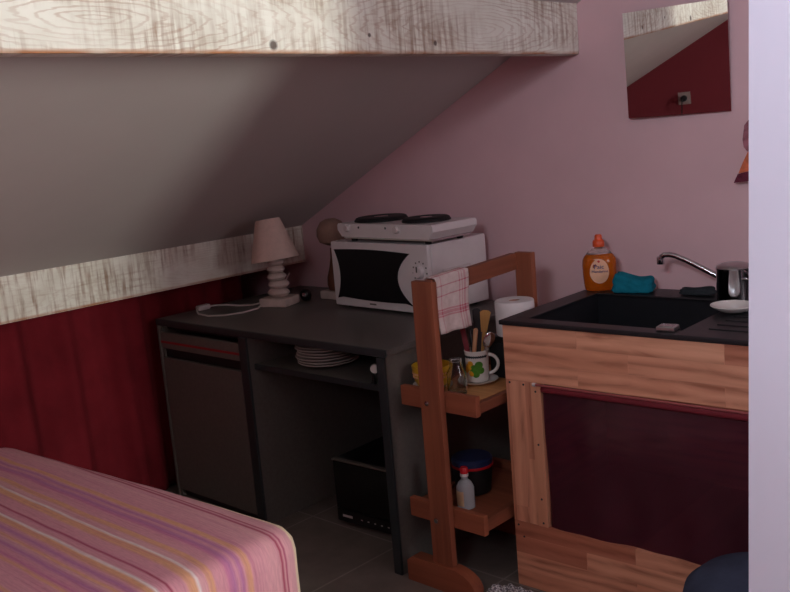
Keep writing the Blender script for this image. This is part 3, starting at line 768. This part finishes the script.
# maroon sheet hung in the opening
def maroon(name):
    t = NT(name); f = t.noise(t.coords((2, 1, 2)), 3, 4)
    t.col(t.ramp(f, [(.3, srgb(70, 30, 44)), (.7, srgb(90, 36, 52))])); t.set(Roughness=.22)
    tr = t.n('ShaderNodeBsdfTransparent'); tr.inputs[0].default_value = srgb(190, 90, 110)
    mx_ = t.n('ShaderNodeMixShader'); mx_.inputs[0].default_value = .30
    t.l(t.b.outputs[0], mx_.inputs[1]); t.l(tr.outputs[0], mx_.inputs[2]); t.l(mx_.outputs[0], t.out.inputs[0])
    t.bump(t.noise(t.coords((1, 1, 3)), 5, 3), .3, .01)
    return t.m
t = thing('cabinet_curtain', 'dark maroon sheet curtain covering the opening of the pine cabinet', 'curtain', (0, 0, 0))
def cc(u, v):
    x = -1.537 + u*(1.537-.862); z = .212 + v*(.636-.212)
    return Vector((x, CYF+.008 + .004*math.sin(x*19)*(1-v) + .003*math.sin(x*43+v*3)*(1-v) + .004*math.sin(z*14+x*2), z))
MB().grid(cc, 70, 30).build('sheet', maroon('maroon_sheet'), t, ang=180)
MB().grid(lambda u, v: Vector((-1.537 + u*(1.537-.862), CYF-.003 - .003*math.sin(PI*v), .633+v*.018)), 40, 6).build('rod_hem', plain('maroon_hem', srgb(120, 36, 48), .35), t, solid=.003)
rd = MB().tube([(-1.552, CYF-.008, .655), (-.86, CYF-.008, .655)], .0035, 10).build('rod', plain('red_rod', srgb(160, 84, 84), .3), t)
MB().tube([(-1.562, CYF-.008, .655), (-1.5525, CYF-.008, .655)], .0055, 10).build('rod_end', M['white_plastic'], rd)

YAW = T(-1.662, 2.16, 0) @ Rz(math.radians(2.2)) @ T(1.662, -2.16, 0)
for n_ in ('sink_cabinet', 'cabinet_curtain'): bpy.data.objects[n_].matrix_world = YAW
# ------------------------------------------------------------------ black sink
SX0, SX1, SY0, SY1, SZ = -1.670, -.755, 2.152, 2.735, .839
BX0, BX1, BY0_, BY1_ = -1.598, -1.135, 2.206, 2.612
t = thing('kitchen_sink', 'black composite kitchen sink with basin and drainboard on the pine cabinet', 'sink', (0, 0, 0))
b = MB(); zb_ = CT+.0005; lip = SZ
b.box(SX0, SX1, SY0, BY0_, zb_, lip, .004)
b.box(SX0, BX0, BY0_-.004, SY1, zb_, lip, .004)
b.box(BX0-.004, SX1, BY1_, SY1, zb_, lip, .004)
b.box(BX1, SX1, BY0_-.004, BY1_+.004, zb_, lip-.005, .003)
for k in range(6): b.box(BX1+.06, SX1-.05, BY0_+.05+k*.055, BY0_+.058+k*.055, lip-.0055, lip-.002, .001)
b.build('worktop', M['sink'], t)
b = MB(); d = .64
b.box(BX0-.012, BX0, BY0_-.012, BY1_+.012, d, lip-.004).box(BX1, BX1+.012, BY0_-.012, BY1_+.012, d, lip-.006)
b.box(BX0, BX1, BY0_-.012, BY0_, d, lip-.004).box(BX0, BX1, BY1_, BY1_+.012, d, lip-.004).box(BX0-.012, BX1+.012, BY0_-.012, BY1_+.012, d-.012, d)
b.build('basin', M['sink'], t)
MB().lathe([(.040, .0005), (.038, .003), (.030, .0015), (.002, .001)], 28, (BX0+BX1)/2, (BY0_+BY1_)/2, d).build('drain', M['steel'], t)
# tap: body at the back, swan spout swung to the left
tx, ty = -1.125, 2.698
tp = MB().lathe([(.024, 0), (.026, .003), (.026, .008), (.021, .012), (.021, .060), (.018, .068), (.002, .07)], 28, tx, ty, SZ+.0004).build('tap', M['chrome'], t)
zb2 = SZ+.024
MB().tube([(tx-.018, ty-.004, zb2), (tx-.06, ty-.012, zb2+.016), (tx-.12, ty-.022, zb2+.046), (tx-.19, ty-.034, zb2+.083), (tx-.222, ty-.040, zb2+.097),
           (tx-.240, ty-.043, zb2+.101), (tx-.256, ty-.046, zb2+.100), (tx-.266, ty-.048, zb2+.092)], [.0095, .0095, .009, .0085, .0085, .0085, .0088, .009], 14).build('spout', M['chrome'], tp)
MB().lathe([(.011, -.012), (.0115, -.010), (.0115, .010), (.009, .012)], 20, M=T(tx-.268, ty-.048, zb2+.083)).build('aerator', M['chrome'], tp)
MB().tube([(tx, ty, SZ+.068), (tx, ty, SZ+.082), (tx+.025, ty-.005, SZ+.094), (tx+.07, ty-.01, SZ+.105)], [.012, .011, .008, .006], 12).build('lever', M['chrome'], tp)
bpy.data.objects['kitchen_sink'].matrix_world = YAW
# square steel plate on the front rim
t = thing('steel_plug_plate', 'small square steel plate on the front rim of the black sink', 'metal plate', (-1.160, 2.212, SZ+.0008), math.radians(8))
MB().box(-.025, .025, -.022, .022, 0, .012, .003).build('block', M['steel'], t)
MB().box(-.019, .019, -.016, .016, .0122, .0138, .0015).build('inset', M['chrome'], t)
# pot beside the tap
t = thing('steel_pot', 'shiny stainless steel pot beside the partition at the sink back', 'pot', (-1.155, 2.612, SZ+.0016))
MB().lathe([(.043, 0), (.048, .004), (.050, .012), (.050, .098), (.052, .101), (.0495, .102), (.0475, .098), (.0475, .012), (.002, .008)], 48).build('pot_body', M['chrome'], t)
MB().lathe([(.051, .1023), (.048, .108), (.034, .114), (.002, .117)], 48).build('lid', M['steel'], t)
MB().tube([(.049, 0, .075), (.066, -.006, .075), (.069, -.03, .074), (.066, -.04, .074), (.038, -.033, .074)], .004, 8).build('handle', M['chrome'], t)
# small white plate / dish in front of the pot
t = tag(MB().lathe([(.030, 0), (.035, .002), (.055, .012), (.062, .018), (.061, .020), (.051, .0145), (.033, .006), (.002, .005)], 44, -1.108, 2.495, SZ-.0010).build('dish', M['porcelain']), 'small white dish on the sink drainboard in front of the steel pot', 'dish')
# dish soap bottle
t = thing('soap_bottle', 'orange washing-up liquid bottle with orange cap on the sink corner', 'soap bottle', (-1.636, 2.668, SZ+.0005), math.radians(38))
prof = [(.044, 0), (.049, .004), (.0515, .016), (.0545, .05), (.0555, .085), (.054, .102), (.048, .114), (.042, .120)]
MB().lathe(prof + [(.040, .1205), (.002, .1205)], 44, sy=.62).build('liquid_body', M['soap'], t)
MB().lathe([(.0415, .121), (.034, .130), (.024, .137), (.016, .141), (.015, .1435), (.002, .1435)], 36, sy=.7).build('clear_shoulder', M['soap_clear'], t)
cp = MB().lathe([(.0185, .144), (.0195, .146), (.0190, .160), (.0165, .165), (.0125, .168), (.0115, .180), (.009, .1835), (.002, .184)], 28).build('cap', M['cap_orange'], t)
def on_bottle(x, z, off=.0006):
    r = .0555 if z < .085 else .0555 - (z-.085)*.12
    r = min(r, .0552)
    return Vector((x, -.62*math.sqrt(max(1e-6, r*r-x*x)) - off, z))
b = MB()
ov = [(0.031*math.cos(a), .062+.045*math.sin(a)*(1.0 if math.sin(a) > 0 else .8)) for a in [2*PI*k/28 for k in range(28)]]
cv = b.bm.verts.new(on_bottle(0, .062)); vs = [b.bm.verts.new(on_bottle(x-.004, z)) for x, z in ov]; vm = [b.bm.verts.new(on_bottle((x-.004)*.5, .062+(z-.062)*.5)) for x, z in ov]
for k in range(28):
    b.bm.faces.new((cv, vm[k], vm[(k+1) % 28])); b.bm.faces.new((vm[k], vs[k], vs[(k+1) % 28], vm[(k+1) % 28]))
lb = b.build('front_label', M['label_peach'], t)
def text_mesh(body, size, cx, cz, parent, mat, name):
    cu = bpy.data.curves.new(name, 'FONT'); cu.body = body; cu.size = size; cu.align_x = 'CENTER'; cu.align_y = 'CENTER'; cu.resolution_u = 2
    ob = bpy.data.objects.new(name, cu); C.objects.link(ob)
    dg = bpy.context.evaluated_depsgraph_get(); me = bpy.data.meshes.new_from_object(ob.evaluated_get(dg))
    bpy.data.objects.remove(ob); bpy.data.curves.remove(cu)
    for v in me.vertices: v.co = on_bottle(cx+v.co.x, cz+v.co.y, .003)
    me.materials.clear(); me.materials.append(mat)
    o = bpy.data.objects.new(name, me); C.objects.link(o); o.parent = parent; return o
text_mesh('Paic', .021, -.006, .081, lb, M['ink_blue'], 'lettering')
text_mesh('Mandarine', .0125, -.003, .066, lb, M['ink_blue'], 'lettering')
b = MB(); cvz = [(-.006+.004*math.cos(2*PI*k/12), .099+.004*math.sin(2*PI*k/12)) for k in range(12)]
b.bm.faces.new([b.bm.verts.new(on_bottle(x, z, .0024)) for x, z in cvz]); b.build('emblem', M['red_plastic'], lb)
# folded teal cloth
def lump(name, mat, lx, ly, h, loc, rz, label, cat, seed, flat_=.6, power=4.0):
    rnd = random.Random(seed); ph = [rnd.uniform(0, 6.28) for _ in range(6)]
    b = MB(); bmesh.ops.create_icosphere(b.bm, subdivisions=4, radius=1)
    for v in b.bm.verts:
        p = v.co.copy()
        q = (abs(p.x)**power + abs(p.y)**power + abs(p.z)**power)**(1/power)
        p = p/q
        w = 1 + .05*math.sin(5*p.x+ph[0])*math.sin(4*p.y+ph[1]) + .03*math.sin(9*p.x+7*p.z+ph[2])
        z = (p.z*.5+.5)
        hh = h*(1 + .18*math.sin(2.2*p.x+ph[3]) + .06*math.sin(6*p.y+ph[4]))
        v.co = Vector((p.x*lx/2*w*(1-.22*z*flat_), p.y*ly/2*w*(1-.25*z*flat_), max(0, z*hh)))
    o = b.build(name, mat, ang=180); o.location = loc; o.rotation_euler = (0, 0, rz); return tag(o, label, cat)
lump('folded_cloth', M['teal'], .132, .080, .052, (-1.512, 2.668, SZ+.0008), math.radians(18), 'folded teal cloth beside the orange soap bottle', 'cloth', 3, .55, 9.0)
lump('dish_cloth', M['dark_cloth'], .115, .055, .024, (-1.300, 2.680, SZ+.0008), math.radians(5), 'dark cloth lying behind the basin under the tap spout', 'cloth', 9)

# ------------------------------------------------------------------ mirror (hung leaning forward, a touch crooked)
t = bpy.data.objects.new('mirror', None); C.objects.link(t); tag(t, 'square frameless mirror hung crooked on the pink wall', 'mirror')
t.location = (-1.402, 2.7555, 1.552)
t.rotation_euler = (Rz(math.radians(4)) @ Rx(math.radians(3.5)) @ Ry(math.radians(.3))).to_euler()
t.location = (-1.396, 2.770, 1.551)
hw, hh = .166, .164
MB().box(-hw, hw, -.002, .0, -hh, hh).build('mirror_glass', M['mirror'], t, smooth=False)
MB().box(-hw+.003, hw-.003, .0003, .003, -hh+.003, hh-.003).build('backing', M['black_matt'], t)
MB().tube([(0, .003, hh-.03), (0, .010, hh-.025), (0, .033, hh-.02)], .002, 8).build('hook', M['steel'], t)

# cloth hung on the wall by the partition
t = thing('pot_holder', 'red and orange patterned cloth hanging on pink wall by the partition', 'pot holder', (0, 0, 0))
MB().prism([(-1.130, 1.385), (-1.150, 1.375), (-1.168, 1.360), (-1.184, 1.342), (-1.190, 1.300), (-1.187, 1.278), (-1.176, 1.264), (-1.130, 1.258)], 'y', 2.768, 2.782).build('upper_fold', cloth('plum_cloth', srgb(150, 96, 106), scale=40, var=.5), t)
MB().prism([(-1.174, 1.263), (-1.130, 1.257), (-1.130, 1.215), (-1.204, 1.200), (-1.190, 1.232)], 'y', 2.766, 2.781).build('middle_fold', cloth('orange_cloth', srgb(214, 116, 84), scale=40, var=.3), t)
MB().prism([(-1.205, 1.199), (-1.130, 1.214), (-1.130, 1.182), (-1.218, 1.172)], 'y', 2.764, 2.780).build('dark_corner', cloth('maroon_cloth', srgb(110, 50, 66), scale=40, var=.4), t)
MB().tube([(-1.135, 2.7990, 1.395), (-1.135, 2.775, 1.395), (-1.135, 2.775, 1.38)], .003, 8).build('hook', M['steel'], t)

# ------------------------------------------------------------------ floor things near the cabinet
t = thing('pouf', 'dark blue-grey fabric pouf on the floor before the pine cabinet', 'pouf', (-.775, 1.87, 0))
MB().lathe([(.150, 0), (.168, .02), (.178, .10), (.180, .23), (.176, .32), (.165, .365), (.135, .392), (.08, .404), (.002, .407)], 56).build('cover', M['pouf'], t)
b = MB(); b.tube([(.1795*math.cos(2*PI*k/56), .1795*math.sin(2*PI*k/56), .295) for k in range(57)], .003, 6, cap=False); b.build('seam', M['pouf'], t)
def rag(u, v):
    x = -1.695 + u*.11 + .02*v; y = 2.01 + v*.12
    return Vector((x, y, .006 + .022*abs(math.sin(u*5+v*3))*math.sin(PI*min(1, v*1.2)) + .006*math.sin(v*17+u*9)**2))
def checked(name):
    t = NT(name); w = t.n('ShaderNodeTexChecker'); w.inputs['Scale'].default_value = 110
    w.inputs['Color1'].default_value = srgb(226, 224, 228); w.inputs['Color2'].default_value = srgb(120, 118, 128); t.l(t.coords(), w.inputs['Vector'])
    t.col(w.outputs['Color']); t.set(Roughness=.9); return t.m
tag(MB().grid(rag, 24, 24).build('floor_rag', checked('checked_rag'), ang=180, solid=.003), 'white and grey speckled rag on the floor at the cabinet corner', 'rag')

# wall socket on the red wall (seen in the mirror)
t = thing('wall_socket', 'grey wall socket with black plug and cable on the red wall, in the mirror', 'socket', (-2.60, YF+.0005, 1.03))
MB().box(-.042, .042, 0, .010, -.042, .042).build('face_plate', plain('socket_grey', srgb(150, 134, 130), .4), t)
pg = MB().lathe([(.021, 0), (.020, .03), (.012, .040), (.002, .041)], 24, M=T(0, .0102, 0) @ Rx(-PI/2)).build('plug', M['black'], t)
MB().tube([(0, .05, 0), (-.004, .055, -.03), (-.012, .045, -.09), (-.03, .03, -.18), (-.04, .02, -.30)], .004, 8).build('cable', M['black'], pg)

# ------------------------------------------------------------------ light
def area(name, loc, size, energy, color, rot):
    l = bpy.data.lights.new(name, 'AREA'); l.shape = 'RECTANGLE'; l.size, l.size_y = size; l.energy = energy; l.color = color
    o = bpy.data.objects.new(name, l); C.objects.link(o); o.location = loc; o.rotation_euler = rot; return o
def lamp_at(w, en, col, spread=180):
    (y0, y1, z0, z1) = w
    o = area('daylight_and_fill', (XR+.09, (y0+y1)/2, (z0+z1)/2), (z1-z0, y1-y0), en, col, (0, PI/2, 0)); o.data.spread = math.radians(spread)
lamp_at(W1, 102, (1.0, 1.0, .93)); lamp_at(W2_fill, 15.5, (1.0, .93, .97))  # second lamp is added fill for the kitchen side
for en, sp, lx, lz, lh in ((5.5, 84, -.22, 2.22, .25), (9.5, 100, .06, 2.10, .6)):  # added lamps: narrow one for the partition, wider one as room fill
    o = area('daylight_and_fill', (lx, YF-.09, lz), (.3, lh), en, (.84, .90, 1.0), (PI/2, 0, 0)); o.data.spread = math.radians(sp)
w = bpy.data.worlds.new('world'); bpy.context.scene.world = w; w.use_nodes = True
bg = w.node_tree.nodes['Background']; sky = w.node_tree.nodes.new('ShaderNodeTexSky'); sky.sky_type = 'HOSEK_WILKIE'
w.node_tree.links.new(sky.outputs[0], bg.inputs[0]); bg.inputs[1].default_value = .15
sc = bpy.context.scene
sc.view_settings.view_transform = 'Standard'; sc.view_settings.look = 'None'; sc.view_settings.exposure = 0; sc.view_settings.gamma = 1
sc.cycles.max_bounces = 8; sc.cycles.diffuse_bounces = 5; sc.cycles.sample_clamp_indirect = 3
